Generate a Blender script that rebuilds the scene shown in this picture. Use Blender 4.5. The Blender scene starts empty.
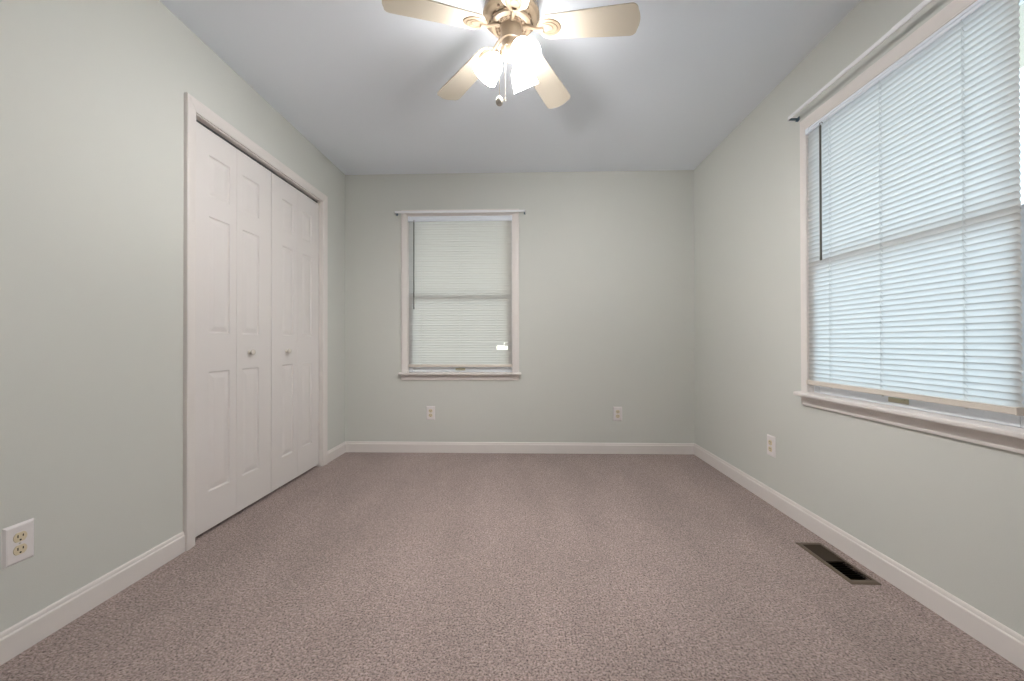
import bpy, bmesh, math, random
from mathutils import Vector, Matrix

random.seed(7)
SC = bpy.context.scene
COL = SC.collection
R = math.radians

# ------------------------------------------------------------------ camera, sky, exposure
cam_data = bpy.data.cameras.new('camera')
cam_data.sensor_width = 36.0
cam_data.lens = 395.05 / 1024 * 36
cam_data.clip_start = 0.02
cam = bpy.data.objects.new('camera', cam_data)
COL.objects.link(cam)
cam.matrix_world = (Matrix.Translation((0, 0, 0.959)) @ Matrix.Rotation(0.02857, 4, 'Z')
                    @ Matrix.Rotation(math.pi / 2 + 0.00501, 4, 'X') @ Matrix.Rotation(-0.00169, 4, 'Z'))
SC.camera = cam

SKY_STRENGTH = 3.1
LAMP_STRENGTH = 1290.0      # glowing bulbs
SHADE_GLOW = 28.0         # frosted glass lit from within
EXPOSURE = 0.22

world = bpy.data.worlds.new('sky')
SC.world = world
world.use_nodes = True
wn, wl = world.node_tree.nodes, world.node_tree.links
bg = wn['Background']
tc = wn.new('ShaderNodeTexCoord')
sep = wn.new('ShaderNodeSeparateXYZ')
wl.new(tc.outputs['Generated'], sep.inputs[0])
# overcast sky, brighter on the side of the wide window
mr = wn.new('ShaderNodeMapRange')
mr.inputs['From Min'].default_value = -0.2
mr.inputs['From Max'].default_value = 0.9
mr.inputs['To Min'].default_value = 0.5
mr.inputs['To Max'].default_value = 1.0
wl.new(sep.outputs['X'], mr.inputs['Value'])
mul = wn.new('ShaderNodeMath'); mul.operation = 'MULTIPLY'
mul.inputs[1].default_value = SKY_STRENGTH
wl.new(mr.outputs['Result'], mul.inputs[0])
wl.new(mul.outputs[0], bg.inputs['Strength'])
tint = wn.new('ShaderNodeMix'); tint.data_type = 'RGBA'
tint.inputs['A'].default_value = (1.0, 0.95, 0.84, 1)
tint.inputs['B'].default_value = (0.70, 0.86, 1.0, 1)
mt = wn.new('ShaderNodeMapRange')
mt.inputs['From Min'].default_value = 0.0
mt.inputs['From Max'].default_value = 0.7
wl.new(sep.outputs['X'], mt.inputs['Value'])
wl.new(mt.outputs['Result'], tint.inputs['Factor'])
wl.new(tint.outputs['Result'], bg.inputs['Color'])

SC.view_settings.view_transform = 'Standard'
SC.view_settings.look = 'None'
SC.view_settings.exposure = EXPOSURE
SC.view_settings.gamma = 1.0
SC.view_settings.use_curve_mapping = False
SC.cycles.use_denoising = True
SC.cycles.max_bounces = 14
SC.cycles.diffuse_bounces = 10
SC.cycles.transmission_bounces = 8
SC.cycles.transparent_max_bounces = 12
SC.cycles.sample_clamp_indirect = 6.0

# ------------------------------------------------------------------ dimensions (metres)
XL, XR, YB, YF, H = -1.5694, 1.4686, 3.4352, -1.25, 2.44
WT = 0.12


# ------------------------------------------------------------------ materials
def srgb(r, g, b):
    def f(c):
        c /= 255.0
        return c / 12.92 if c <= 0.04045 else ((c + 0.055) / 1.055) ** 2.4
    return (f(r), f(g), f(b), 1.0)


def mat(name, col, rough=0.6, spec=0.3, bump=None, vary=None, metal=0.0):
    """bump = (scale, strength, distance); vary = (scale, amount)"""
    m = bpy.data.materials.new(name)
    m.use_nodes = True
    n, l = m.node_tree.nodes, m.node_tree.links
    b = n['Principled BSDF']
    b.inputs['Base Color'].default_value = col
    b.inputs['Roughness'].default_value = rough
    b.inputs['Specular IOR Level'].default_value = spec
    b.inputs['Metallic'].default_value = metal
    geo = n.new('ShaderNodeTexCoord')
    if vary:
        no = n.new('ShaderNodeTexNoise')
        no.inputs['Scale'].default_value = vary[0]
        no.inputs['Detail'].default_value = 3
        l.new(geo.outputs['Object'], no.inputs['Vector'])
        mx = n.new('ShaderNodeMix'); mx.data_type = 'RGBA'; mx.blend_type = 'MIX'
        a = vary[1]
        mx.inputs['A'].default_value = tuple(c * (1 - a) for c in col[:3]) + (1,)
        mx.inputs['B'].default_value = tuple(min(1, c * (1 + a)) for c in col[:3]) + (1,)
        l.new(no.outputs['Fac'], mx.inputs['Factor'])
        l.new(mx.outputs['Result'], b.inputs['Base Color'])
    if bump:
        nb = n.new('ShaderNodeTexNoise')
        nb.inputs['Scale'].default_value = bump[0]
        nb.inputs['Detail'].default_value = 2
        l.new(geo.outputs['Object'], nb.inputs['Vector'])
        bp = n.new('ShaderNodeBump')
        bp.inputs['Strength'].default_value = bump[1]
        bp.inputs['Distance'].default_value = bump[2]
        l.new(nb.outputs['Fac'], bp.inputs['Height'])
        l.new(bp.outputs['Normal'], b.inputs['Normal'])
    return m


M = {}
M['wall'] = mat('wall_paint', srgb(211, 213, 208), 0.75, 0.2, (260, 0.12, 0.002), (2.0, 0.015))
M['ceiling'] = mat('ceiling_paint', srgb(237, 243, 251), 0.85, 0.15, (120, 0.10, 0.002))
M['trim'] = mat('trim_paint', srgb(229, 224, 221), 0.38, 0.4, (40, 0.05, 0.001), (3.0, 0.012))
M['door'] = mat('door_paint', srgb(228, 224, 222), 0.42, 0.35, (90, 0.06, 0.001), (4.0, 0.012))
M['dark'] = mat('dark_gap', srgb(22, 22, 24), 0.8, 0.1)
M['track'] = mat('track_metal', srgb(70, 72, 76), 0.35, 0.5)
M['closet'] = mat('closet_paint', srgb(150, 150, 145), 0.8, 0.1)
M['plate'] = mat('white_plate', srgb(232, 228, 228), 0.35, 0.4)
M['ivory'] = mat('ivory_plastic', srgb(222, 210, 182), 0.35, 0.4)
M['slot'] = mat('outlet_slot', srgb(30, 26, 22), 0.6, 0.2)
M['screw'] = mat('painted_screw', srgb(205, 200, 190), 0.3, 0.5)
M['fan'] = mat('fan_enamel', srgb(140, 124, 104), 0.3, 0.45)
M['blade'] = mat('fan_blade', srgb(202, 193, 177), 0.38, 0.4)
M['fan_dark'] = mat('fan_recess', srgb(96, 78, 62), 0.7, 0.2)
M['fan_metal'] = mat('fan_grey_metal', srgb(176, 170, 160), 0.4, 0.5)
M['ball'] = mat('chain_ball', srgb(196, 190, 182), 0.25, 0.5)
M['chain'] = mat('chain_metal', srgb(226, 216, 196), 0.35, 0.5)
M['rod'] = mat('rod_enamel', srgb(246, 247, 250), 0.25, 0.5)
M['bracket'] = mat('bracket_metal', srgb(112, 132, 148), 0.4, 0.5)
M['wand'] = mat('wand_grey', srgb(96, 92, 84), 0.3, 0.5)
M['cord'] = mat('blind_cord', srgb(206, 208, 206), 0.8, 0.1)
M['headrail'] = mat('headrail_enamel', srgb(237, 243, 251), 0.3, 0.5)
M['brail'] = mat('bottom_rail_enamel', srgb(222, 214, 204), 0.35, 0.4)
M['sash'] = mat('sash_vinyl', srgb(222, 226, 232), 0.4, 0.4)
M['latch'] = mat('latch_brass', srgb(190, 184, 160), 0.35, 0.5)
M['vent_frame'] = mat('vent_frame_metal', srgb(98, 85, 73), 0.5, 0.3)
M['vent_louver'] = mat('vent_louver_metal', srgb(66, 56, 46), 0.5, 0.3)
M['vent_dark'] = mat('vent_duct', srgb(16, 14, 13), 0.8, 0.1)
M['knob'] = mat('white_knob', srgb(226, 220, 210), 0.25, 0.5)
M['lawn'] = mat('lawn_grass', srgb(108, 122, 84), 0.95, 0.1, (6, 0.6, 0.05), (0.8, 0.25))
M['shade_eave'] = mat('shade_eave_paint', srgb(190, 186, 176), 0.8, 0.1)


def carpet_mat():
    m = bpy.data.materials.new('carpet')
    m.use_nodes = True
    n, l = m.node_tree.nodes, m.node_tree.links
    b = n['Principled BSDF']
    b.inputs['Roughness'].default_value = 0.95
    b.inputs['Specular IOR Level'].default_value = 0.08
    b.inputs['Sheen Weight'].default_value = 0.15
    b.inputs['Sheen Roughness'].default_value = 0.6
    tcn = n.new('ShaderNodeTexCoord')
    # tufts: small cells, each with its own tone
    vo = n.new('ShaderNodeTexVoronoi'); vo.inputs['Scale'].default_value = 125
    l.new(tcn.outputs['Object'], vo.inputs['Vector'])
    fine = n.new('ShaderNodeTexNoise'); fine.inputs['Scale'].default_value = 150; fine.inputs['Detail'].default_value = 3
    fine.inputs['Roughness'].default_value = 0.7
    l.new(tcn.outputs['Object'], fine.inputs['Vector'])
    ramp = n.new('ShaderNodeValToRGB')
    ramp.color_ramp.elements[0].position = 0.33
    ramp.color_ramp.elements[0].color = srgb(74, 62, 58)
    ramp.color_ramp.elements[1].position = 0.66
    ramp.color_ramp.elements[1].color = srgb(194, 176, 171)
    e = ramp.color_ramp.elements.new(0.47)
    e.color = srgb(160, 143, 138)
    l.new(fine.outputs['Fac'], ramp.inputs['Fac'])
    # vacuum swaths and footprints: the pile lies one way or the other
    mp = n.new('ShaderNodeMapping'); mp.inputs['Scale'].default_value = (2.4, 0.8, 1)
    mp.inputs['Rotation'].default_value = (0, 0, R(12))
    l.new(tcn.outputs['Object'], mp.inputs['Vector'])
    big = n.new('ShaderNodeTexNoise'); big.inputs['Scale'].default_value = 1.6; big.inputs['Detail'].default_value = 4
    l.new(mp.outputs['Vector'], big.inputs['Vector'])
    mrn = n.new('ShaderNodeMapRange')
    mrn.inputs['From Min'].default_value = 0.35; mrn.inputs['From Max'].default_value = 0.65
    mrn.inputs['To Min'].default_value = 0.92; mrn.inputs['To Max'].default_value = 1.07
    l.new(big.outputs['Fac'], mrn.inputs['Value'])
    vm = n.new('ShaderNodeMapRange')
    vm.inputs['From Min'].default_value = 0.0; vm.inputs['From Max'].default_value = 1.0
    vm.inputs['To Min'].default_value = 0.80; vm.inputs['To Max'].default_value = 1.14
    sepc = n.new('ShaderNodeSeparateColor')
    l.new(vo.outputs['Color'], sepc.inputs[0])
    l.new(sepc.outputs[0], vm.inputs['Value'])
    mm = n.new('ShaderNodeMath'); mm.operation = 'MULTIPLY'
    l.new(mrn.outputs['Result'], mm.inputs[0]); l.new(vm.outputs['Result'], mm.inputs[1])
    sc = n.new('ShaderNodeVectorMath'); sc.operation = 'SCALE'
    l.new(ramp.outputs['Color'], sc.inputs[0]); l.new(mm.outputs[0], sc.inputs['Scale'])
    l.new(sc.outputs['Vector'], b.inputs['Base Color'])
    add = n.new('ShaderNodeMath'); add.operation = 'SUBTRACT'
    l.new(fine.outputs['Fac'], add.inputs[0]); l.new(vo.outputs['Distance'], add.inputs[1])
    bp = n.new('ShaderNodeBump'); bp.inputs['Strength'].default_value = 0.8; bp.inputs['Distance'].default_value = 0.006
    l.new(add.outputs[0], bp.inputs['Height']); l.new(bp.outputs['Normal'], b.inputs['Normal'])
    return m


M['carpet'] = carpet_mat()


def slat_mat():
    m = bpy.data.materials.new('blind_slat')
    m.use_nodes = True
    n, l = m.node_tree.nodes, m.node_tree.links
    n.remove(n['Principled BSDF'])
    out = n['Material Output']
    d = n.new('ShaderNodeBsdfDiffuse'); d.inputs['Color'].default_value = srgb(198, 196, 191)
    t = n.new('ShaderNodeBsdfTranslucent'); t.inputs['Color'].default_value = srgb(240, 240, 240)
    g = n.new('ShaderNodeBsdfGlossy'); g.inputs['Roughness'].default_value = 0.4
    m1 = n.new('ShaderNodeMixShader'); m1.inputs[0].default_value = 0.42
    l.new(d.outputs[0], m1.inputs[1]); l.new(t.outputs[0], m1.inputs[2])
    m2 = n.new('ShaderNodeMixShader'); m2.inputs[0].default_value = 0.03
    l.new(m1.outputs[0], m2.inputs[1]); l.new(g.outputs[0], m2.inputs[2])
    l.new(m2.outputs[0], out.inputs['Surface'])
    return m


M['slat'] = slat_mat()


def glass_mat():
    m = bpy.data.materials.new('window_glass')
    m.use_nodes = True
    n, l = m.node_tree.nodes, m.node_tree.links
    n.remove(n['Principled BSDF'])
    out = n['Material Output']
    t = n.new('ShaderNodeBsdfTransparent'); t.inputs['Color'].default_value = (0.94, 0.97, 0.96, 1)
    g = n.new('ShaderNodeBsdfGlossy'); g.inputs['Roughness'].default_value = 0.02
    fr = n.new('ShaderNodeFresnel'); fr.inputs['IOR'].default_value = 1.3
    mx = n.new('ShaderNodeMixShader')
    l.new(fr.outputs[0], mx.inputs[0]); l.new(t.outputs[0], mx.inputs[1]); l.new(g.outputs[0], mx.inputs[2])
    l.new(mx.outputs[0], out.inputs['Surface'])
    return m


M['glass'] = glass_mat()


def glow_mat(name, col, strength, base):
    m = mat(name, base, 0.4, 0.4)
    b = m.node_tree.nodes['Principled BSDF']
    b.inputs['Emission Color'].default_value = col
    b.inputs['Emission Strength'].default_value = strength
    return m


M['shade'] = glow_mat('lit_frosted_glass', (1.0, 0.968, 0.95, 1), SHADE_GLOW, srgb(240, 236, 228))
M['bulb'] = glow_mat('lit_bulb', (1.0, 0.965, 0.94, 1), LAMP_STRENGTH, srgb(250, 245, 235))


# ------------------------------------------------------------------ mesh helpers
def box(bm, x0, x1, y0, y1, z0, z1, bev=0.0, seg=2):
    v = [bm.verts.new(p) for p in ((x0, y0, z0), (x1, y0, z0), (x1, y1, z0), (x0, y1, z0),
                                   (x0, y0, z1), (x1, y0, z1), (x1, y1, z1), (x0, y1, z1))]
    fs = [bm.faces.new([v[i] for i in q]) for q in ((0, 3, 2, 1), (4, 5, 6, 7), (0, 1, 5, 4),
                                                    (1, 2, 6, 5), (2, 3, 7, 6), (3, 0, 4, 7))]
    if bev > 0:
        es = list({e for f in fs for e in f.edges})
        bmesh.ops.bevel(bm, geom=es, offset=bev, segments=seg, profile=0.5, affect='EDGES', clamp_overlap=True)


def frame_from(axis):
    a = Vector(axis).normalized()
    h = Vector((0, 0, 1)) if abs(a.z) < 0.9 else Vector((1, 0, 0))
    u = a.cross(h).normalized()
    return a, u, a.cross(u).normalized()


def lathe(bm, prof, base=(0, 0, 0), axis=(0, 0, 1), n=32, flute=None):
    """prof = [(radius, along axis)]; flute = (count, amount) scallops growing along the profile"""
    a, u, w = frame_from(axis)
    base = Vector(base)
    rings = []
    for i, (r, h) in enumerate(prof):
        if r < 1e-6:
            rings.append([bm.verts.new(base + a * h)])
        else:
            ring = []
            for k in range(n):
                t = 2 * math.pi * k / n
                rr = r
                if flute:
                    rr = r * (1 + flute[1] * math.cos(flute[0] * t) * (i / (len(prof) - 1)) ** 1.5)
                ring.append(bm.verts.new(base + a * h + (u * math.cos(t) + w * math.sin(t)) * rr))
            rings.append(ring)
    for p, q in zip(rings, rings[1:]):
        for k in range(n):
            k2 = (k + 1) % n
            if len(p) == 1 and len(q) == 1:
                break
            if len(p) == 1:
                bm.faces.new((p[0], q[k], q[k2]))
            elif len(q) == 1:
                bm.faces.new((p[k], p[k2], q[0]))
            else:
                bm.faces.new((p[k], p[k2], q[k2], q[k]))


def tube(bm, pts, r, n=10, cap=True):
    pts = [Vector(p) for p in pts]
    rs = r if isinstance(r, (list, tuple)) else [r] * len(pts)
    rings = []
    for i, p in enumerate(pts):
        d = (pts[min(i + 1, len(pts) - 1)] - pts[max(i - 1, 0)])
        a, u, w = frame_from(d)
        rings.append([bm.verts.new(p + (u * math.cos(2 * math.pi * k / n) + w * math.sin(2 * math.pi * k / n)) * rs[i])
                      for k in range(n)])
    for p, q in zip(rings, rings[1:]):
        for k in range(n):
            bm.faces.new((p[k], p[(k + 1) % n], q[(k + 1) % n], q[k]))
    if cap:
        bm.faces.new(rings[0][::-1]); bm.faces.new(rings[-1])


def sphere(bm, c, r, n=20, m=12):
    prof = [(r * math.sin(math.pi * i / m), -r * math.cos(math.pi * i / m)) for i in range(m + 1)]
    prof[0] = (0, -r); prof[-1] = (0, r)
    lathe(bm, prof, c, (0, 0, 1), n)


def torus(bm, c, axis, Rr, r, n=24, m=8, squash=1.0):
    a, u, w = frame_from(axis)
    c = Vector(c)
    rings = []
    for i in range(n):
        t = 2 * math.pi * i / n
        d = u * math.cos(t) + w * math.sin(t) * squash
        rings.append([bm.verts.new(c + d * Rr + (d.normalized() * math.cos(2 * math.pi * k / m) + a * math.sin(2 * math.pi * k / m)) * r)
                      for k in range(m)])
    for i in range(n):
        p, q = rings[i], rings[(i + 1) % n]
        for k in range(m):
            bm.faces.new((p[k], p[(k + 1) % m], q[(k + 1) % m], q[k]))


def extrude_profile(bm, prof, A, B, miterA=None, miterB=None, out=(0, 0, 1), up=(0, 0, 1)):
    """sweep a 2-D profile (s along out, t along up) from point A to B, closed ends.
    miterA / miterB: shift along the run direction per unit t (for mitred casings)"""
    A, B, out, up = Vector(A), Vector(B), Vector(out), Vector(up)
    d = (B - A).normalized()
    ra = [bm.verts.new(A + out * s + up * t + d * ((miterA or 0) * t)) for s, t in prof]
    rb = [bm.verts.new(B + out * s + up * t + d * ((miterB or 0) * t)) for s, t in prof]
    n = len(prof)
    for k in range(n):
        bm.faces.new((ra[k], ra[(k + 1) % n], rb[(k + 1) % n], rb[k]))
    bm.faces.new(ra[::-1]); bm.faces.new(rb)


WLOC = {}


def obj(name, bm, m, parent=None, smooth=False, kind=None, angle=35):
    """link a bmesh (in world coordinates) as one mesh object"""
    bmesh.ops.remove_doubles(bm, verts=bm.verts, dist=1e-6)
    bmesh.ops.recalc_face_normals(bm, faces=bm.faces)
    me = bpy.data.meshes.new(name)
    base = WLOC.get(parent.name, Vector((0, 0, 0))) if parent else Vector((0, 0, 0))
    if base.length > 0:
        bmesh.ops.translate(bm, verts=bm.verts, vec=-base)
    bm.to_mesh(me)
    bm.free()
    me.materials.append(m)
    if smooth:
        for p in me.polygons:
            p.use_smooth = True
        try:
            me.set_sharp_from_angle(angle=R(angle))
        except Exception:
            pass
    o = bpy.data.objects.new(name, me)
    COL.objects.link(o)
    if parent:
        o.parent = parent
        WLOC[o.name] = base
    if kind:
        o['kind'] = kind
    return o


def thing(name, label, cat, loc=(0, 0, 0), group=None, kind=None):
    o = bpy.data.objects.new(name, None)
    o.empty_display_size = 0.1
    COL.objects.link(o)
    o.location = loc
    WLOC[o.name] = Vector(loc)
    o['label'] = label
    o['category'] = cat
    if group:
        o['group'] = group
    if kind:
        o['kind'] = kind
    return o


def tag(o, label, cat=None, group=None):
    o['label'] = label
    if cat:
        o['category'] = cat
    if group:
        o['group'] = group
    return o


def B():
    return bmesh.new()


# ------------------------------------------------------------------ room shell
DO0, DO1, DOZ = 1.838, 3.034, 2.062            # closet opening (y, y, top)
RW0, RW1, RWZ0, RWZ1 = 1.184, 2.074, 0.680, 2.056      # wide window opening in the right wall
BW0, BW1, BWZ0, BWZ1 = -1.010, -0.093, 0.680, 2.064    # window opening in the back wall
VX0, VX1, VY0, VY1 = 1.313, 1.396, 1.628, 1.905        # duct hole in the floor

bm = B()
box(bm, XL - WT, XL, YF - WT, DO0, 0, H)
box(bm, XL - WT, XL, DO1, YB + WT, 0, H)
box(bm, XL - WT, XL, DO0, DO1, DOZ, H)
wl_ = obj('wall_left', bm, M['wall'], kind='structure')
tag(wl_, 'pale sage painted left wall around the closet doors', 'wall')

bm = B()
box(bm, XR, XR + WT, YF - WT, RW0, 0, H)
box(bm, XR, XR + WT, RW1, YB + WT, 0, H)
box(bm, XR, XR + WT, RW0, RW1, 0, RWZ0)
box(bm, XR, XR + WT, RW0, RW1, RWZ1, H)
o = obj('wall_right', bm, M['wall'], kind='structure')
tag(o, 'pale sage painted right wall holding the near window', 'wall')

bm = B()
box(bm, XL, BW0, YB, YB + WT, 0, H)
box(bm, BW1, XR, YB, YB + WT, 0, H)
box(bm, BW0, BW1, YB, YB + WT, 0, BWZ0)
box(bm, BW0, BW1, YB, YB + WT, BWZ1, H)
o = obj('wall_back', bm, M['wall'], kind='structure')
tag(o, 'pale sage painted far wall with the small window', 'wall')

bm = B()
box(bm, XL, XR, YF - WT, YF, 0, H)
o = obj('wall_front', bm, M['wall'], kind='structure')
tag(o, 'pale sage painted wall behind the viewer', 'wall')

bm = B()
box(bm, XL - 0.75, XR + WT, YF - WT, YB + WT, H, H + 0.12)
o = obj('ceiling', bm, M['ceiling'], kind='structure')
tag(o, 'flat white ceiling around the fan', 'ceiling')

bm = B()
FX0, FX1, FY0, FY1 = XL - 0.75, XR + WT, YF - WT, YB + WT
for (a, b_, c, d) in ((FX0, VX0, FY0, FY1), (VX1, FX1, FY0, FY1), (VX0, VX1, FY0, VY0), (VX0, VX1, VY1, FY1)):
    box(bm, a, b_, c, d, -0.10, 0.0)
o = obj('floor', bm, M['carpet'], kind='structure')
tag(o, 'taupe cut pile carpet covering the floor', 'floor')

# closet behind the doors
bm = B()
box(bm, XL - 0.75, XL - 0.70, DO0 - 0.2, DO1 + 0.2, 0, H)
box(bm, XL - 0.70, XL - WT, DO0 - 0.2, DO0 - 0.15, 0, H)
box(bm, XL - 0.70, XL - WT, DO1 + 0.15, DO1 + 0.2, 0, H)
o = obj('wall_closet', bm, M['closet'], kind='structure')
tag(o, 'walls of the closet behind the bifold doors', 'wall')

# ------------------------------------------------------------------ baseboards
BBH, BBT = 0.092, 0.013
PROF = [(0, 0), (BBT, 0), (BBT, BBH * 0.78), (BBT * 0.92, BBH * 0.81), (BBT * 0.62, BBH * 0.84), (BBT * 0.60, BBH * 0.90),
        (BBT * 0.50, BBH * 0.96), (BBT * 0.30, BBH), (0, BBH)]


def baseboard(name, A, Bp, out, label):
    bm = B()
    extrude_profile(bm, PROF, A, Bp, out=out)
    o = obj(name, bm, M['trim'], kind='structure')
    return tag(o, label, 'baseboard')


CASW = 0.058
baseboard('baseboard_left', (XL, YF, 0), (XL, DO0 - CASW - 0.002, 0), (1, 0, 0), 'white baseboard along the left wall nearer than the closet')
baseboard('baseboard_left', (XL, DO1 + CASW, 0), (XL, YB, 0), (1, 0, 0), 'short white baseboard between the closet and the far corner')
baseboard('baseboard_back', (XL, YB, 0), (XR, YB, 0), (0, -1, 0), 'white baseboard along the far wall')
baseboard('baseboard_right', (XR, YF, 0), (XR, YB, 0), (-1, 0, 0), 'white baseboard along the right wall')
baseboard('baseboard_front', (XL, YF, 0), (XR, YF, 0), (0, 1, 0), 'white baseboard along the wall behind the viewer')


# ------------------------------------------------------------------ casings
def casing_profile(w, t):
    """(out of the wall, across the casing from the inner edge to the outer edge)"""
    return [(0, 0), (t * 0.50, 0), (t * 0.62, w * 0.04), (t * 0.62, w * 0.12), (t * 0.70, w * 0.16), (t * 0.74, w * 0.30),
            (t * 0.90, w * 0.55), (t * 0.98, w * 0.72), (t, w * 0.80), (t, w * 0.93), (t * 0.90, w * 0.985), (t * 0.75, w), (0, w)]


# closet casing: one trim of two legs and a head, mitred
bm = B()
pr = casing_profile(CASW, 0.019)
extrude_profile(bm, pr, (XL, DO0, 0), (XL, DO0, DOZ), miterB=1, out=(1, 0, 0), up=(0, -1, 0))
extrude_profile(bm, pr, (XL, DO1, 0), (XL, DO1, DOZ), miterB=1, out=(1, 0, 0), up=(0, 1, 0))
extrude_profile(bm, pr, (XL, DO0, DOZ), (XL, DO1, DOZ), miterA=-1, miterB=1, out=(1, 0, 0), up=(0, 0, 1))
o = obj('trim_1', bm, M['trim'], smooth=True, kind='structure', angle=30)
tag(o, 'white moulded casing framing the closet doors', 'trim')
# jamb lining with stepped head
bm = B()
box(bm, XL - WT - 0.001, XL, DO0, DO0 + 0.004, 0, DOZ)
box(bm, XL - WT - 0.001, XL, DO1 - 0.004, DO1, 0, DOZ)
box(bm, XL - WT - 0.001, XL, DO0 + 0.004, DO1 - 0.004, DOZ - 0.006, DOZ)
o = obj('trim_2', bm, M['trim'], kind='structure')
tag(o, 'white jamb lining inside the closet opening', 'trim')

# ------------------------------------------------------------------ closet bifold doors
DX = XL - 0.020          # front face of the door leaves
DT = 0.034
DZ0, DZ1 = 0.018, 2.038
PANEL_Z = [(0.207, 0.813), (1.008, 1.602), (1.706, 1.912)]


def door_leaf(y0, y1, py0, py1):
    """moulded leaf: front face cut into cells, three raised panels"""
    bm = B()
    ys = [y0, py0, py1, y1]
    zs = [DZ0]
    for a, b_ in PANEL_Z:
        zs += [a, b_]
    zs.append(DZ1)
    def P(y, z, d=0.0):
        return bm.verts.new((DX - d, y, z))
    for i in range(3):
        for j in range(len(zs) - 1):
            a, b_, c, d = ys[i], ys[i + 1], zs[j], zs[j + 1]
            if i == 1 and j % 2 == 1:
                levels = [(0.0, 0.0), (0.004, 0.0065), (0.009, 0.0075), (0.034, 0.0015), (0.036, 0.0012)]
                rings = []
                for ins, dep in levels:
                    rings.append([P(a + ins, c + ins, dep), P(b_ - ins, c + ins, dep), P(b_ - ins, d - ins, dep), P(a + ins, d - ins, dep)])
                for p, q in zip(rings, rings[1:]):
                    for k in range(4):
                        bm.faces.new((p[k], p[(k + 1) % 4], q[(k + 1) % 4], q[k]))
                bm.faces.new(rings[-1])
            else:
                bm.faces.new((P(a, c), P(b_, c), P(b_, d), P(a, d)))
    # edges and back, in the same subdivision so the shell closes
    back = DX - DT
    for i in range(3):
        for z in (DZ0, DZ1):
            bm.faces.new([bm.verts.new(p) for p in ((DX, ys[i], z), (DX, ys[i + 1], z), (back, ys[i + 1], z), (back, ys[i], z))])
    for j in range(len(zs) - 1):
        for y in (y0, y1):
            bm.faces.new([bm.verts.new(p) for p in ((DX, y, zs[j]), (DX, y, zs[j + 1]), (back, y, zs[j + 1]), (back, y, zs[j]))])
    bm.faces.new([bm.verts.new(p) for p in ((back, y0, DZ0), (back, y1, DZ0), (back, y1, DZ1), (back, y0, DZ1))])
    return bm


def knob(y, z, parent):
    bm = B()
    lathe(bm, [(0, 0), (0.011, 0), (0.011, 0.003), (0.0065, 0.006), (0.006, 0.012), (0.010, 0.016), (0.0150, 0.020),
               (0.0165, 0.025), (0.0150, 0.029), (0.009, 0.0325), (0, 0.0335)], (DX - 0.0005, y, z), (1, 0, 0), 24)
    return obj('knob', bm, M['knob'], parent, smooth=True)


leafs = [(1.846, 2.144, 1.953, 2.095), (2.1465, 2.4455, 2.190, 2.332), (2.4505, 2.7375, 2.560, 2.688), (2.740, 3.026, 2.795, 2.926)]
for i in (0, 2):
    nm = 'door_1' if i == 0 else 'door_2'
    d = thing(nm, 'white bifold closet door, the pair nearer the viewer' if i == 0 else 'white bifold closet door, the pair nearer the far corner',
              'closet door', (DX, leafs[i][0], 0), kind='structure')
    for k in (0, 1):
        lf = obj('door_leaf', door_leaf(*leafs[i + k]), M['door'], d)
        if (i, k) == (0, 1):
            knob(2.247, 0.905, lf)
        if (i, k) == (2, 0):
            knob(2.605, 0.905, lf)

# overhead track of the doors
bm = B()
box(bm, DX - 0.034, DX - 0.012, DO0 + 0.005, DO1 - 0.005, DOZ - 0.016, DOZ - 0.0055)
o = obj('door_track', bm, M['track'])
tag(o, 'slim metal track, dark in its gap, above the closet doors', 'track')

# ------------------------------------------------------------------ windows (local frame: s along the wall, t into the room, z up)
def wbox(bm, T, s0, s1, t0, t1, z0, z1, bev=0.0):
    """box given in window coordinates, T maps (s, t) to world (x, y)"""
    a, b_ = T(s0, t0), T(s1, t1)
    box(bm, min(a[0], b_[0]), max(a[0], b_[0]), min(a[1], b_[1]), max(a[1], b_[1]), z0, z1, bev)


def TB(s, t):
    return (s, YB - t)


def TR(s, t):
    return (XR - t, s)


def vec(T, s, t, z):
    p = T(s, t)
    return Vector((p[0], p[1], z))


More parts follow.
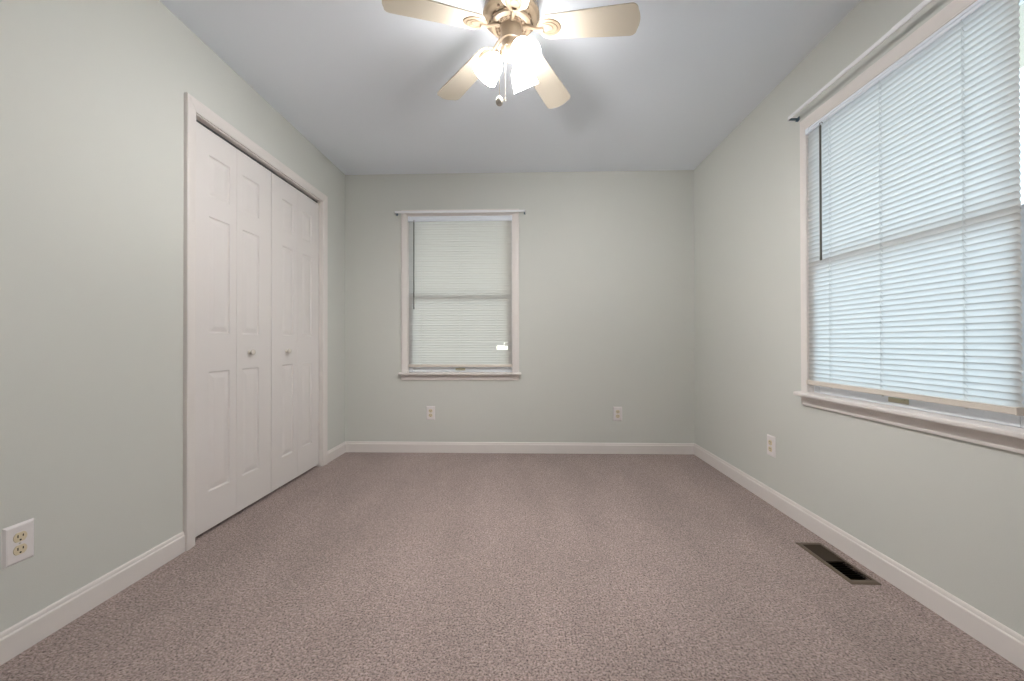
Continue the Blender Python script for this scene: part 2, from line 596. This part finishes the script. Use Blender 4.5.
def window(name, T, s0, s1, z0, z1, cw, label, latch_s, horn):
    """s0..s1 opening; cw casing width; parts hang on one Empty"""
    zs = 0.700                                    # top of the stool
    c = T((s0 + s1) / 2, 0)
    w = thing(name, label, 'window', (c[0], c[1], zs), kind='structure')
    outv = Vector(T(0, 1) + (0,)) - Vector(T(0, 0) + (0,))
    sv = Vector(T(1, 0) + (0,)) - Vector(T(0, 0) + (0,))
    # casing, mitred at the head
    bm = B()
    pr = casing_profile(cw, 0.018)
    hw = 0.055
    prh = casing_profile(hw, 0.018)
    extrude_profile(bm, pr, vec(T, s0, 0, zs), vec(T, s0, 0, z1), miterB=hw / cw, out=outv, up=-sv)
    extrude_profile(bm, pr, vec(T, s1, 0, zs), vec(T, s1, 0, z1), miterB=hw / cw, out=outv, up=sv)
    extrude_profile(bm, prh, vec(T, s0, 0, z1), vec(T, s1, 0, z1), miterA=-cw / hw, miterB=cw / hw, out=outv, up=Vector((0, 0, 1)))
    obj('casing', bm, M['trim'], w, smooth=True, angle=30)
    # stool with horns
    bm = B()
    wbox(bm, T, s0 - cw - horn, s1 + cw + horn, 0.0, 0.050, zs - 0.020, zs, 0.006)
    wbox(bm, T, s0, s1, -0.058, 0.004, zs - 0.019, zs - 0.0005)
    obj('stool', bm, M['trim'], w)
    # apron
    bm = B()
    ap = [(0, 0), (0.010, 0), (0.012, 0.006), (0.012, 0.012), (0.016, 0.018), (0.018, 0.030), (0.018, 0.050), (0, 0.050)]
    extrude_profile(bm, ap, vec(T, s0 - cw, 0, 0.631), vec(T, s1 + cw, 0, 0.631), out=outv, up=Vector((0, 0, 1)))
    obj('apron', bm, M['trim'], w, smooth=True, angle=30)
    # jamb lining
    bm = B()
    wbox(bm, T, s0, s0 + 0.004, -WT, 0, zs, z1)
    wbox(bm, T, s1 - 0.004, s1, -WT, 0, zs, z1)
    wbox(bm, T, s0 + 0.004, s1 - 0.004, -WT, 0, z1 - 0.004, z1)
    obj('jamb', bm, M['trim'], w)
    # two sashes
    a, b_ = s0 + 0.004, s1 - 0.004
    zm = 1.352
    for nm, za, zb, t1, rail_b, rail_t in (('lower_sash', zs + 0.0005, zm + 0.018, -0.020, 0.056, 0.034),
                                           ('upper_sash', zm - 0.018, z1 - 0.004, -0.052, 0.034, 0.045)):
        bm = B()
        st = 0.040
        t0 = t1 - 0.030
        wbox(bm, T, a, a + st, t0, t1, za, zb, 0.003)
        wbox(bm, T, b_ - st, b_, t0, t1, za, zb, 0.003)
        wbox(bm, T, a + st, b_ - st, t0, t1, za, za + rail_b, 0.003)
        wbox(bm, T, a + st, b_ - st, t0, t1, zb - rail_t, zb, 0.003)
        s = obj(nm, bm, M['sash'], w)
        bm = B()
        wbox(bm, T, a + st - 0.004, b_ - st + 0.004, t0 + 0.013, t0 + 0.017, za + rail_b - 0.004, zb - rail_t + 0.004)
        obj('pane', bm, M['glass'], s)
        if nm == 'lower_sash':
            bm = B()
            wbox(bm, T, latch_s - 0.042, latch_s + 0.042, t1 - 0.002, t1 + 0.004, zs + 0.016, zs + 0.036, 0.002)
            wbox(bm, T, latch_s - 0.030, latch_s + 0.030, t1, t1 + 0.012, zs + 0.028, zs + 0.033, 0.001)
            tag(obj('sash_lift', bm, M['latch'], s), 'small tan lift plate')
    # outer sill
    bm = B()
    wbox(bm, T, s0, s1, -WT - 0.03, -0.058, zs - 0.020, zs - 0.004)
    obj('outer_sill', bm, M['sash'], w)
    return w


window('window_1', TB, BW0, BW1, BWZ0, BWZ1, 0.056, 'small double hung window centred left in the far wall', -0.552, 0.018)
window('window_2', TR, RW0, RW1, RWZ0, RWZ1, 0.036, 'wide looking double hung window in the right wall, nearer the viewer', 1.612, 0.014)


# ------------------------------------------------------------------ mini blinds
SLW = 0.0272
TILT = R(75)


def slat(bm, T, s0, s1, z, tc_, tilt=TILT, cuts=8, sag=None, nick=0.0):
    """one curved slat, room edge up"""
    rows = []
    for i in range(cuts + 1):
        f = i / cuts
        s = s0 + (s1 - s0) * f
        ring = []
        for k in range(6):
            q = k / 5 - 0.5                      # -0.5 outer/top edge .. 0.5 room/bottom edge
            w_ = q * SLW
            crown = 0.0036 * (1 - (2 * q) ** 2)
            tl = tilt + (sag(f)[1] if sag else 0)
            t = w_ * math.cos(tl) - crown * math.sin(tl)
            zz = w_ * math.sin(tl) + crown * math.cos(tl)
            ds = 0
            if i == 0:
                ds = 0.004 * (2 * abs(q)) ** 3
            if i == cuts:
                ds = -0.004 * (2 * abs(q)) ** 3
            ring.append(bm.verts.new(vec(T, s + ds, tc_ + t, z + zz + (sag(f)[0] if sag else 0))))
        rows.append(ring)
    for p, q in zip(rows, rows[1:]):
        for k in range(5):
            bm.faces.new((p[k], p[k + 1], q[k + 1], q[k]))


def blind(name_label, group, T, s0, s1, tc_, z_top, z_bot, wand_s, wand_z, cord_s, side, broken=False, hh=0.026, ho=0.0):
    c = T((s0 + s1) / 2, tc_)
    r = thing('mini_blind', name_label, 'blind', (c[0], c[1], z_bot), group)
    # head rail: a U channel with a front lip
    bm = B()
    wbox(bm, T, s0 - 0.002, s1 + 0.002, tc_ + ho - 0.013, tc_ + ho + 0.013, z_top - hh, z_top, 0.002)
    wbox(bm, T, s0 - 0.002, s1 + 0.002, tc_ + ho + 0.0125, tc_ + ho + 0.0165, z_top - hh - 0.0015, z_top - hh + 0.008, 0.0015)
    wbox(bm, T, s0 - 0.002, s1 + 0.002, tc_ + ho + 0.0125, tc_ + ho + 0.0165, z_top - 0.012, z_top, 0.0015)
    hr = obj('headrail', bm, M['headrail'], r)
    for e0, e1 in ((s0 - 0.003, s0 + 0.022), (s1 - 0.022, s1 + 0.003)):
        bm = B()
        wbox(bm, T, e0, e1, tc_ + ho - 0.015, tc_ + ho + 0.019, z_top - hh - 0.003, z_top + 0.001, 0.002)
        obj('end_bracket', bm, M['headrail'], hr)
    # slats
    z0 = z_bot + 0.030
    n = round((z_top - hh - 0.0135 - z0) / 0.0215)
    PITCH = (z_top - hh - 0.0135 - z0) / n
    bm = B()
    hole = []
    for k in range(n + 1):
        z = z0 + k * PITCH
        jit = random.uniform(-0.4, 0.4)
        tl = TILT + R(jit)
        if broken and 0.886 < z < 0.932:
            hole.append(z)
            sag = None
            slat(bm, T, s0, -0.2335, z, tc_, tl, 6, sag)
            slat(bm, T, -0.1335, s1, z, tc_, tl, 2)
            continue
        if broken and 0.932 <= z < 0.956:
            # the slat above the gap: cracked, its right half droops
            slat(bm, T, s0, -0.168, z, tc_, tl, 14, lambda f: (-0.004 * max(0, f - 0.6) / 0.4, R(3) * max(0, f - 0.6) / 0.4))
            slat(bm, T, -0.165, s1, z, tc_, tl, 5, lambda f: (-0.009 * (1 - f), R(6) * (1 - f)))
            continue
        slat(bm, T, s0, s1, z, tc_, tl, 8)
    sl = obj('slats', bm, M['slat'], r, smooth=True, angle=60)
    if broken and hole:
        tag(sl, 'thin off-white slats, a piece missing low on the right')
    # bottom rail
    bm = B()
    wbox(bm, T, s0 + 0.001, s1 - 0.001, tc_ - 0.010, tc_ + 0.011, z_bot, z_bot + 0.020, 0.003)
    wbox(bm, T, s0 + 0.001, s1 - 0.001, tc_ + 0.004, tc_ + 0.012, z_bot + 0.0185, z_bot + 0.0225, 0.001)
    br = obj('bottom_rail', bm, M['brail'], r)
    for e0, e1 in ((s0, s0 + 0.006), (s1 - 0.006, s1)):
        bm = B()
        wbox(bm, T, e0, e1, tc_ - 0.012, tc_ + 0.014, z_bot - 0.002, z_bot + 0.0235, 0.003)
        obj('end_cap', bm, M['brail'], br)
    # ladder cords, front and back strand with rungs, and their plugs
    for s in cord_s:
        bm = B()
        for t in (tc_ + 0.0085, tc_ - 0.0105):
            tube(bm, [vec(T, s, t, z_top - hh + 0.002), vec(T, s, t, z_bot + 0.02)], 0.0005, 5)
        k = 0
        while z0 + k * PITCH < z_top - hh - 0.004:
            z = z0 + k * PITCH
            tube(bm, [vec(T, s, tc_ + 0.0085, z + 0.012), vec(T, s, tc_ - 0.0105, z - 0.012)], 0.0006, 4)
            k += 1
        lathe(bm, [(0, 0.0), (0.005, 0), (0.005, -0.004), (0, -0.006)], vec(T, s, tc_, z_bot + 0.0005), (0, 0, 1), 10)
        tube(bm, [vec(T, s + side * 0.007, tc_ + 0.0125, z_bot + 0.020), vec(T, s + side * 0.006, tc_ + 0.0105, z_bot + 0.6),
                  vec(T, s + side * 0.004, tc_ + 0.0105, z_top - hh + 0.002)], 0.0005, 5)
        obj('ladder_cord', bm, M['cord'], r)
    # tilt wand on a hook
    bm = B()
    wz0, wz1 = wand_z
    tube(bm, [vec(T, wand_s, tc_ + 0.024, wz1), vec(T, wand_s, tc_ + 0.024, wz0)], 0.0048, 6)
    lathe(bm, [(0.0042, 0), (0.0056, -0.002), (0.0056, -0.014), (0.004, -0.018), (0, -0.018)], vec(T, wand_s, tc_ + 0.024, wz0 + 0.014), (0, 0, 1), 8)
    tube(bm, [vec(T, wand_s, tc_ + 0.024, wz1 - 0.002), vec(T, wand_s, tc_ + 0.026, wz1 + 0.012), vec(T, wand_s, tc_ + 0.018, wz1 + 0.018),
              vec(T, wand_s, tc_ + 0.012, wz1 + 0.012)], 0.0016, 6)
    obj('wand', bm, M['wand'], r, smooth=True)
    return r


GB = 'mini blinds in the two windows'
blind('off-white mini blind in the far wall window, broken slats low on the right', GB, TB, BW0 + 0.006, BW1 - 0.005, 0.000,
      2.061, 0.746, -0.951, (1.253, 2.012), (-0.891, -0.556, -0.232), 1, broken=True, hh=0.042)
blind('daylit white mini blind hanging in the right wall window', GB, TR, RW0 + 0.021, RW1 - 0.003, 0.004,
      2.053, 0.742, 1.952, (1.358, 2.008), (1.921, 1.654, 1.350), -1, ho=-0.008)


# ------------------------------------------------------------------ curtain rods
def curtain_rod(label, T, s0, s1, z, seam, group, t=0.060, h=0.021):
    c = T((s0 + s1) / 2, 0)
    r = thing('curtain_rod', label, 'curtain rod', (c[0], c[1], z), group)

    def strip(bm, a, b_, tt, hh, th, endA, endB):
        """C section rail bent back to the wall at one end"""
        path = []
        if endA:
            path += [(a, 0.006), (a, tt - 0.016)]
            for k in range(1, 6):
                q = math.pi / 2 * k / 5
                path.append((a + 0.016 * (1 - math.cos(q)), tt - 0.016 + 0.016 * math.sin(q)))
        else:
            path.append((a, tt))
        if endB:
            for k in range(0, 5):
                q = math.pi / 2 * k / 5
                path.append((b_ - 0.016 + 0.016 * math.sin(q), tt - 0.016 + 0.016 * math.cos(q)))
            path += [(b_, tt - 0.016), (b_, 0.006)]
        else:
            path.append((b_, tt))
        # cross-section: (depth back from the face, height)
        sec = [(0.005, hh / 2 - 0.003), (0.005, hh / 2), (0.001, hh / 2), (0, hh / 2 - 0.002), (0, -hh / 2 + 0.002), (0.001, -hh / 2),
               (0.005, -hh / 2), (0.005, -hh / 2 + 0.003), (0.0038, -hh / 2 + 0.003), (0.0038, -hh / 2 + th), (th, -hh / 2 + th), (th, hh / 2 - th),
               (0.0038, hh / 2 - th), (0.0038, hh / 2 - 0.003)]
        rings = []
        for i, (s, q) in enumerate(path):
            p0, p1 = path[max(i - 1, 0)], path[min(i + 1, len(path) - 1)]
            ds, dt = p1[0] - p0[0], p1[1] - p0[1]
            L = math.hypot(ds, dt)
            nx, nt = dt / L, -ds / L              # inward (towards the wall for the run)
            rings.append([bm.verts.new(vec(T, s + nx * d, q + nt * d, z + hh_)) for d, hh_ in sec])
        m_ = len(sec)
        for p, q in zip(rings, rings[1:]):
            for k in range(m_):
                bm.faces.new((p[k], p[(k + 1) % m_], q[(k + 1) % m_], q[k]))
        bm.faces.new(rings[0][::-1]); bm.faces.new(rings[-1])

    bm = B()
    strip(bm, s0, seam, t, h, 0.0010, True, False)
    obj('outer_rail', bm, M['rod'], r, smooth=True, angle=40)
    bm = B()
    strip(bm, seam - 0.05, s1, t - 0.0012, h - 0.003, 0.0010, False, True)
    obj('inner_rail', bm, M['rod'], r, smooth=True, angle=40)
    for s, d in ((s0 + 0.004, 1), (s1 - 0.004, -1)):
        bm = B()
        wbox(bm, T, s + (0 if d > 0 else -0.014), s + (0.014 if d > 0 else 0), 0.0, 0.002, z - 0.010, z + 0.010, 0.0005)
        wbox(bm, T, s + 0.0005, s + d * 0.0025, 0.0, t - 0.012, z - 0.0055, z + 0.0055)
        wbox(bm, T, s + 0.0005, s + d * 0.008, 0.0, 0.014, z - 0.014, z - 0.008, 0.001)
        obj('bracket', bm, M['bracket'], r)
    return r


GR = 'white curtain rods above the windows'
curtain_rod('bare white curtain rod above the far wall window', TB, -1.114, 0.024, 2.0855, -0.30, GR)
curtain_rod('bare white curtain rod above the right wall window', TR, 1.060, 2.152, 2.1485, 1.545, GR)


# ------------------------------------------------------------------ outlets
def outlet(label, loc, rz):
    """duplex outlet; built facing -Y at the origin, then turned"""
    r = thing('wall_outlet', label, 'outlet', (0, 0, 0), 'duplex wall outlets')
    w, h = 0.0785, 0.1225
    bm = B()
    # bevelled plate with rounded rim
    prof = [(0.0, 0.0), (0.0035, 0.003), (0.006, 0.0052), (0.010, 0.006)]
    rings = []
    for ins, d in [(0, 0)] + [(a, b_) for a, b_ in prof[1:]]:
        rings.append([bm.verts.new((x, -d, z)) for x, z in ((-w / 2 + ins, -h / 2 + ins), (w / 2 - ins, -h / 2 + ins),
                                                            (w / 2 - ins, h / 2 - ins), (-w / 2 + ins, h / 2 - ins))])
    for p, q in zip(rings, rings[1:]):
        for k in range(4):
            bm.faces.new((p[k], p[(k + 1) % 4], q[(k + 1) % 4], q[k]))
    bm.faces.new(rings[-1]); bm.faces.new(rings[0][::-1])
    obj('faceplate', bm, M['plate'], r)
    for zc in (0.0195, -0.0195):
        bm = B()
        pts = []
        rr = 0.0172
        for k in range(32):
            t = 2 * math.pi * k / 32
            x, z = rr * math.cos(t), rr * math.sin(t)
            z = max(-0.0145, min(0.0145, z))
            pts.append((x, z))
        fa = [bm.verts.new((x, -0.0055, zc + z)) for x, z in pts]
        fb = [bm.verts.new((x * 0.97, -0.0076, zc + z * 0.97)) for x, z in pts]
        for k in range(32):
            bm.faces.new((fa[k], fa[(k + 1) % 32], fb[(k + 1) % 32], fb[k]))
        bm.faces.new(fb)
        bm.faces.new(fa[::-1])
        rc = obj('receptacle', bm, M['ivory'], r)
        tag(rc, 'ivory receptacle')
        for x0, hh in ((-0.0065, 0.0085), (0.0065, 0.0068)):
            bm = B()
            box(bm, x0 - 0.0013, x0 + 0.0013, -0.0080, -0.0070, zc + 0.0035 - hh / 2, zc + 0.0035 + hh / 2)
            obj('slot', bm, M['slot'], rc)
        bm = B()
        lathe(bm, [(0, 0), (0.0026, 0), (0.0026, 0.001), (0, 0.001)], (0, -0.0070, zc - 0.0085), (0, -1, 0), 12)
        obj('ground_hole', bm, M['slot'], rc)
    bm = B()
    lathe(bm, [(0, 0), (0.003, 0), (0.0026, 0.001), (0, 0.0013)], (0, -0.0058, 0), (0, -1, 0), 12)
    obj('screw', bm, M['screw'], r, smooth=True)
    r.location = loc
    r.rotation_euler = (0, 0, rz)
    return r


def copy_thing(src, label, loc, rz):
    r = src.copy(); COL.objects.link(r)
    r.location = loc; r.rotation_euler = (0, 0, rz); r['label'] = label
    for ch in list(src.children):
        c = ch.copy(); COL.objects.link(c); c.parent = r
        for g in list(ch.children):
            d = g.copy(); COL.objects.link(d); d.parent = c
    return r


out0 = outlet('white outlet low on the left wall, nearer than the closet', (XL, 1.186, 0.3385), R(90))
copy_thing(out0, 'white outlet on the far wall under the window', (-0.810, YB, 0.344), 0)
copy_thing(out0, 'white outlet on the far wall right of the window', (0.812, YB, 0.342), 0)
copy_thing(out0, 'white outlet on the right wall near the corner', (XR, 2.388, 0.344), R(-90))

# ------------------------------------------------------------------ floor register
vx0, vx1, vy0, vy1 = 1.296, 1.413, 1.604, 1.930
v = thing('floor_vent', 'dark metal floor vent in the carpet beside the right baseboard', 'vent', ((vx0 + vx1) / 2, (vy0 + vy1) / 2, 0))
bm = B()
ix0, ix1, iy0, iy1 = VX0 - 0.001, VX1 + 0.001, VY0 - 0.001, VY1 + 0.001
prof = [(0, 0.0), (0.003, 0.0035), (0.010, 0.0055), (1, 0.0050), (1.001, -0.012)]
rings = []
for q, z in prof:
    if q >= 1:
        e = 0.0008 if q > 1 else 0
        rect = (ix0 + e, ix1 - e, iy0 + e, iy1 - e)
    else:
        rect = (vx0 + q, vx1 - q, vy0 + q, vy1 - q)
    rings.append([bm.verts.new((rect[a], rect[b_], z)) for a, b_ in ((0, 2), (1, 2), (1, 3), (0, 3))])
for p, q in zip(rings, rings[1:]):
    for k in range(4):
        bm.faces.new((p[k], p[(k + 1) % 4], q[(k + 1) % 4], q[k]))
obj('frame', bm, M['vent_frame'], v)
bm = B()
nl = 22
for k in range(nl):
    y = iy0 + 0.008 + (iy1 - iy0 - 0.016) * k / (nl - 1)
    a = R(-40) if k < nl // 2 else R(38)
    dy, dz = 0.0055 * math.cos(a), 0.0055 * math.sin(a)
    vs = [(ix0 + 0.001, y - dy, 0.0005 - dz), (ix1 - 0.001, y - dy, 0.0005 - dz), (ix1 - 0.001, y + dy, 0.0005 + dz), (ix0 + 0.001, y + dy, 0.0005 + dz)]
    lo = [bm.verts.new((p[0], p[1] + 0.0006, p[2] - 0.0008)) for p in vs]
    hi = [bm.verts.new((p[0], p[1] - 0.0006, p[2] + 0.0008)) for p in vs]
    bm.faces.new(hi); bm.faces.new(lo[::-1])
    for i in range(4):
        bm.faces.new((lo[i], lo[(i + 1) % 4], hi[(i + 1) % 4], hi[i]))
for y in (iy0 + 0.0015, (iy0 + iy1) / 2, iy1 - 0.0015):
    box(bm, ix0 + 0.001, ix1 - 0.001, y - 0.001, y + 0.001, -0.004, 0.0042)
obj('louvers', bm, M['vent_louver'], v)
bm = B()
box(bm, ix0 + 0.003, ix1 - 0.003, iy0 + 0.003, iy1 - 0.003, -0.086, -0.084)
for (a, b_, c, d) in ((ix0 + 0.002, ix0 + 0.003, iy0 + 0.002, iy1 - 0.002), (ix1 - 0.003, ix1 - 0.002, iy0 + 0.002, iy1 - 0.002),
                      (ix0 + 0.003, ix1 - 0.003, iy0 + 0.002, iy0 + 0.003), (ix0 + 0.003, ix1 - 0.003, iy1 - 0.003, iy1 - 0.002)):
    box(bm, a, b_, c, d, -0.086, -0.010)
obj('duct', bm, M['vent_dark'], v)

# ------------------------------------------------------------------ ceiling fan
FC = Vector((-0.050, 1.700, 0))
fan = thing('ceiling_fan', 'cream five blade ceiling fan with three lit glass shades', 'ceiling fan', (FC.x, FC.y, H))


def at(r, ang, z):
    return Vector((FC.x + r * math.cos(ang), FC.y + r * math.sin(ang), z))


# canopy and motor housing
bm = B()
lathe(bm, [(0, 2.4395), (0.078, 2.4395), (0.080, 2.432), (0.074, 2.422), (0.078, 2.417), (0.102, 2.410), (0.116, 2.400), (0.1195, 2.385),
           (0.1195, 2.372), (0.1225, 2.369), (0.1225, 2.363), (0.118, 2.360), (0.113, 2.353), (0.109, 2.348), (0.093, 2.340), (0.091, 2.336), (0, 2.336)],
      (FC.x, FC.y, 0), n=56)
obj('motor_housing', bm, M['fan'], fan, smooth=True, angle=40)
# vented flywheel cover with scrollwork
bm = B()
lathe(bm, [(0, 2.337), (0.088, 2.337), (0.090, 2.330), (0.086, 2.322), (0.074, 2.317), (0.069, 2.3165), (0.0685, 2.321), (0.049, 2.321), (0.047, 2.315), (0, 2.315)],
      (FC.x, FC.y, 0), n=56)
fw = obj('flywheel_cover', bm, M['fan'], fan, smooth=True, angle=40)
bm = B()
for k in range(20):
    a = 2 * math.pi * (k + 0.5) / 20
    if k % 4 != 3:
        p = at(0.0588, a, 2.3185)
        torus(bm, p, (0, 0, 1), 0.0056, 0.0016, 14, 6)
for k in range(5):
    a = R(-11 + 36 + 72 * k)
    b2 = B()
    lathe(b2, [(0, 0.0), (0.006, 0), (0.006, -0.003), (0.003, -0.005), (0, -0.005)], at(0.101, a, 2.3438), (0, 0, 1), 10)
    obj('screw', b2, M['fan_dark'], fw, smooth=True)
torus(bm, (FC.x, FC.y, 2.3192), (0, 0, 1), 0.0588, 0.0016, 48, 6)
obj('scrollwork', bm, M['fan'], fw, smooth=True)
bm = B()
lathe(bm, [(0.049, 2.3205), (0.0685, 2.3205), (0.0685, 2.3201), (0.049, 2.3201)], (FC.x, FC.y, 0), n=48)
for k in range(5):
    a = R(-11 + 36 + 72 * k)
    for q in (-1, 1):
        p0, p1 = at(0.090, a + q * 0.21, 2.3335), at(0.090, a + q * 0.42, 2.3335)
        tube(bm, [p0, at(0.0915, a + q * 0.31, 2.3335), p1], 0.0042, 6)
tag(obj('vent_slots', bm, M['fan_dark'], fw), 'dark vent slots')

# switch housing and light fitter
bm = B()
lathe(bm, [(0, 2.3155), (0.046, 2.3155), (0.0465, 2.262), (0.047, 2.256), (0.043, 2.252), (0.043, 2.232), (0.046, 2.228), (0.046, 2.206), (0.040, 2.192),
           (0.026, 2.182), (0.010, 2.178), (0.008, 2.170), (0.004, 2.166), (0, 2.165)], (FC.x, FC.y, 0), n=40)
obj('switch_housing', bm, M['fan'], fan, smooth=True, angle=40)

# blades and blade irons
BZ, DROOP = 2.257, 0.093      # tip height, slope of the sagging blades
PITCHB = R(-10)


def blade_outline():
    pts = []
    r0, r1, w0, w1 = 0.122, 0.533, 0.052, 0.068
    def half(r):
        f = (r - r0) / (r1 - r0)
        return w0 + (w1 - w0) * min(1, f * 1.15)
    # root end: rounded
    for k in range(0, 13):
        a = math.pi / 2 + math.pi * k / 12
        pts.append((r0 + 0.040 + 0.040 * math.cos(a), half(r0 + 0.04) * math.sin(a)))
    # trailing side root to tip (negative w)
    for k in range(1, 9):
        r = r0 + 0.04 + (r1 - 0.045 - r0 - 0.04) * k / 9
        pts.append((r, -half(r)))
    # tip: slightly arched with round corners
    cr = 0.026
    for k in range(0, 7):
        a = -math.pi / 2 + math.pi / 2 * k / 6
        pts.append((r1 - 0.010 - cr + cr * math.cos(a), -(w1 - cr) + cr * math.sin(a)))
    for k in range(1, 8):
        q = -1 + 2 * k / 8
        pts.append((r1 - 0.010 + 0.010 * (1 - q * q), q * (w1 - cr)))
    for k in range(0, 7):
        a = math.pi / 2 * k / 6
        pts.append((r1 - 0.010 - cr + cr * math.cos(a), (w1 - cr) + cr * math.sin(a)))
    for k in range(1, 9):
        r = r1 - 0.045 + (r0 + 0.04 - r1 + 0.045) * k / 9
        pts.append((r, half(r)))
    return pts


OUT = blade_outline()


def blade_point(ang, r, w, h):
    """w across the blade, h above its face, blade pitched about its long axis"""
    ww = w * math.cos(PITCHB) - h * math.sin(PITCHB)
    zz = w * math.sin(PITCHB) + h * math.cos(PITCHB) + DROOP * (0.533 - r)
    return Vector((FC.x + r * math.cos(ang) - ww * math.sin(ang), FC.y + r * math.sin(ang) + ww * math.cos(ang), BZ + zz))


for k in range(5):
    ang = R(-11.2 + 72 * k)
    bm = B()
    lo = [bm.verts.new(blade_point(ang, r, w, 0)) for r, w in OUT]
    hi = [bm.verts.new(blade_point(ang, r, w, 0.0055)) for r, w in OUT]
    bm.faces.new(lo[::-1]); bm.faces.new(hi)
    for i in range(len(OUT)):
        j = (i + 1) % len(OUT)
        bm.faces.new((lo[i], lo[j], hi[j], hi[i]))
    obj('blade', bm, M['blade'], fan)
    # iron: arm from the flywheel to an oval medallion under the blade root
    bm = B()
    path = []
    for q in range(9):
        f = q / 8
        r = 0.054 + (0.140 - 0.054) * f
        zr = BZ + DROOP * (0.533 - 0.14) - 0.006
        z = 2.3140 + (zr - 2.3140) * (f * f * (3 - 2 * f))
        path.append(at(r, ang, z))
    tube(bm, path, [0.0085, 0.0085, 0.008, 0.0078, 0.0078, 0.008, 0.009, 0.010, 0.010], 10)
    # medallion: domed oval plate with raised ring
    for (ra, rb, h0, h1) in ((0.052, 0.040, 0.0, 0.004),):
        ring0, ring1, ring2 = [], [], []
        for i in range(36):
            t = 2 * math.pi * i / 36
            cr, cw = 0.162 + ra * math.cos(t), rb * math.sin(t)
            ring0.append(bm.verts.new(blade_point(ang, cr, cw, -0.0002)))
            ring1.append(bm.verts.new(blade_point(ang, 0.162 + (ra - 0.002) * math.cos(t), (rb - 0.002) * math.sin(t), -0.0035)))
            ring2.append(bm.verts.new(blade_point(ang, 0.162 + (ra - 0.014) * math.cos(t), (rb - 0.012) * math.sin(t), -0.005)))
        for i in range(36):
            j = (i + 1) % 36
            bm.faces.new((ring0[i], ring0[j], ring1[j], ring1[i]))
            bm.faces.new((ring1[i], ring1[j], ring2[j], ring2[i]))
        bm.faces.new(ring2); bm.faces.new(ring0[::-1])
    for rr, w_, off in ((0.030, 0.0032, 0.0), (0.020, 0.0026, -0.006)):
        pts = []
        n_ = 32
        rings = []
        for i in range(n_):
            t = 2 * math.pi * i / n_
            ring = []
            for m_ in range(6):
                u = 2 * math.pi * m_ / 6
                q = rr + w_ * math.cos(u)
                ring.append(bm.verts.new(blade_point(ang, 0.162 + off + q * 1.15 * math.cos(t), q * 0.85 * math.sin(t), -0.005 - w_ * math.sin(u) * 0.9)))
            rings.append(ring)
        for i in range(n_):
            p, q = rings[i], rings[(i + 1) % n_]
            for m_ in range(6):
                bm.faces.new((p[m_], p[(m_ + 1) % 6], q[(m_ + 1) % 6], q[m_]))
    obj('blade_iron', bm, M['fan'], fan, smooth=True, angle=50)

# three light arms with sockets and bell shades
for az, el in ((176, 53), (57, 52), (304, 50)):
    a = R(az)
    ax = Vector((math.cos(a) * math.cos(R(el)), math.sin(a) * math.cos(R(el)), -math.sin(R(el))))
    p0 = at(0.036, a, 2.218)
    p1 = at(0.052, a, 2.207)
    bm = B()
    tube(bm, [p0, p0 * 0.5 + p1 * 0.5 + Vector((0, 0, 0.002)), p1], 0.011, 12)
    lathe(bm, [(0.012, -0.006), (0.021, 0.0), (0.0235, 0.004), (0.0235, 0.020), (0.021, 0.022), (0, 0.022)], p1, ax, 24)
    obj('light_arm', bm, M['fan'], fan, smooth=True, angle=45)
    bm = B()
    outer = [(0.0225, 0.006), (0.024, 0.014), (0.031, 0.021), (0.040, 0.030), (0.0465, 0.043), (0.050, 0.060), (0.0525, 0.077), (0.056, 0.095), (0.060, 0.110)]
    inner = [(r - 0.0025, h_) for r, h_ in outer[::-1]]
    lathe(bm, outer + inner, p1, ax, 48, flute=None)
    sh = obj('lamp_shade', bm, M['shade'], fan, smooth=True, angle=60)
    tag(sh, 'glowing frosted glass bell shade')
    bm = B()
    lathe(bm, [(0.012, 0.020), (0.013, 0.036), (0.019, 0.050), (0.025, 0.064), (0.027, 0.074), (0.025, 0.085), (0.018, 0.094), (0.008, 0.099), (0, 0.100)], p1, ax, 24)
    obj('bulb', bm, M['bulb'], sh, smooth=True)

# pull chains
bm = B()
cx, cy = -0.0985, 1.655
tube(bm, [(FC.x - 0.036, 1.676, 2.222), (cx + 0.006, cy + 0.003, 2.220), (cx, cy, 2.212), (cx, cy, 1.997)], 0.0011, 6)
z = 2.205
while z > 2.000:
    sphere(bm, (cx, cy, z), 0.0016, 8, 4)
    z -= 0.0055
pc = obj('pull_chain', bm, M['chain'], fan, smooth=True)
bm = B()
lathe(bm, [(0, 1.999), (0.003, 1.997), (0.004, 1.993), (0.009, 1.990), (0.0140, 1.983), (0.0160, 1.974), (0.0140, 1.964), (0.009, 1.958), (0, 1.956)], (cx, cy, 0), n=24)
obj('chain_ball', bm, M['ball'], pc, smooth=True)
bm = B()
cx2, cy2 = -0.074, 1.650
tube(bm, [(FC.x - 0.010, 1.664, 2.215), (cx2 + 0.005, cy2 + 0.002, 2.212), (cx2, cy2, 2.204), (cx2, cy2, 1.985)], 0.0011, 6)
z = 2.20
while z > 1.985:
    sphere(bm, (cx2, cy2, z), 0.0016, 8, 4)
    z -= 0.0055
lathe(bm, [(0, 1.985), (0.0025, 1.984), (0.0032, 1.976), (0.002, 1.970), (0, 1.969)], (cx2, cy2, 0), n=10)
obj('pull_chain', bm, M['chain'], fan, smooth=True)

# unseen eaves, added outside to shade the upper slats of both blinds
bm = B()
box(bm, XR + WT, XR + WT + 0.6, YF - WT - 0.4, YB + WT + 0.6, 2.16, 2.22)
box(bm, XL - 0.75, XR + WT, YB + WT, YB + WT + 0.6, 2.16, 2.22)
o = obj('added_shade_eave', bm, M['shade_eave'], kind='structure')
tag(o, 'unseen eaves added outside above the windows to shade the blinds', 'roof')
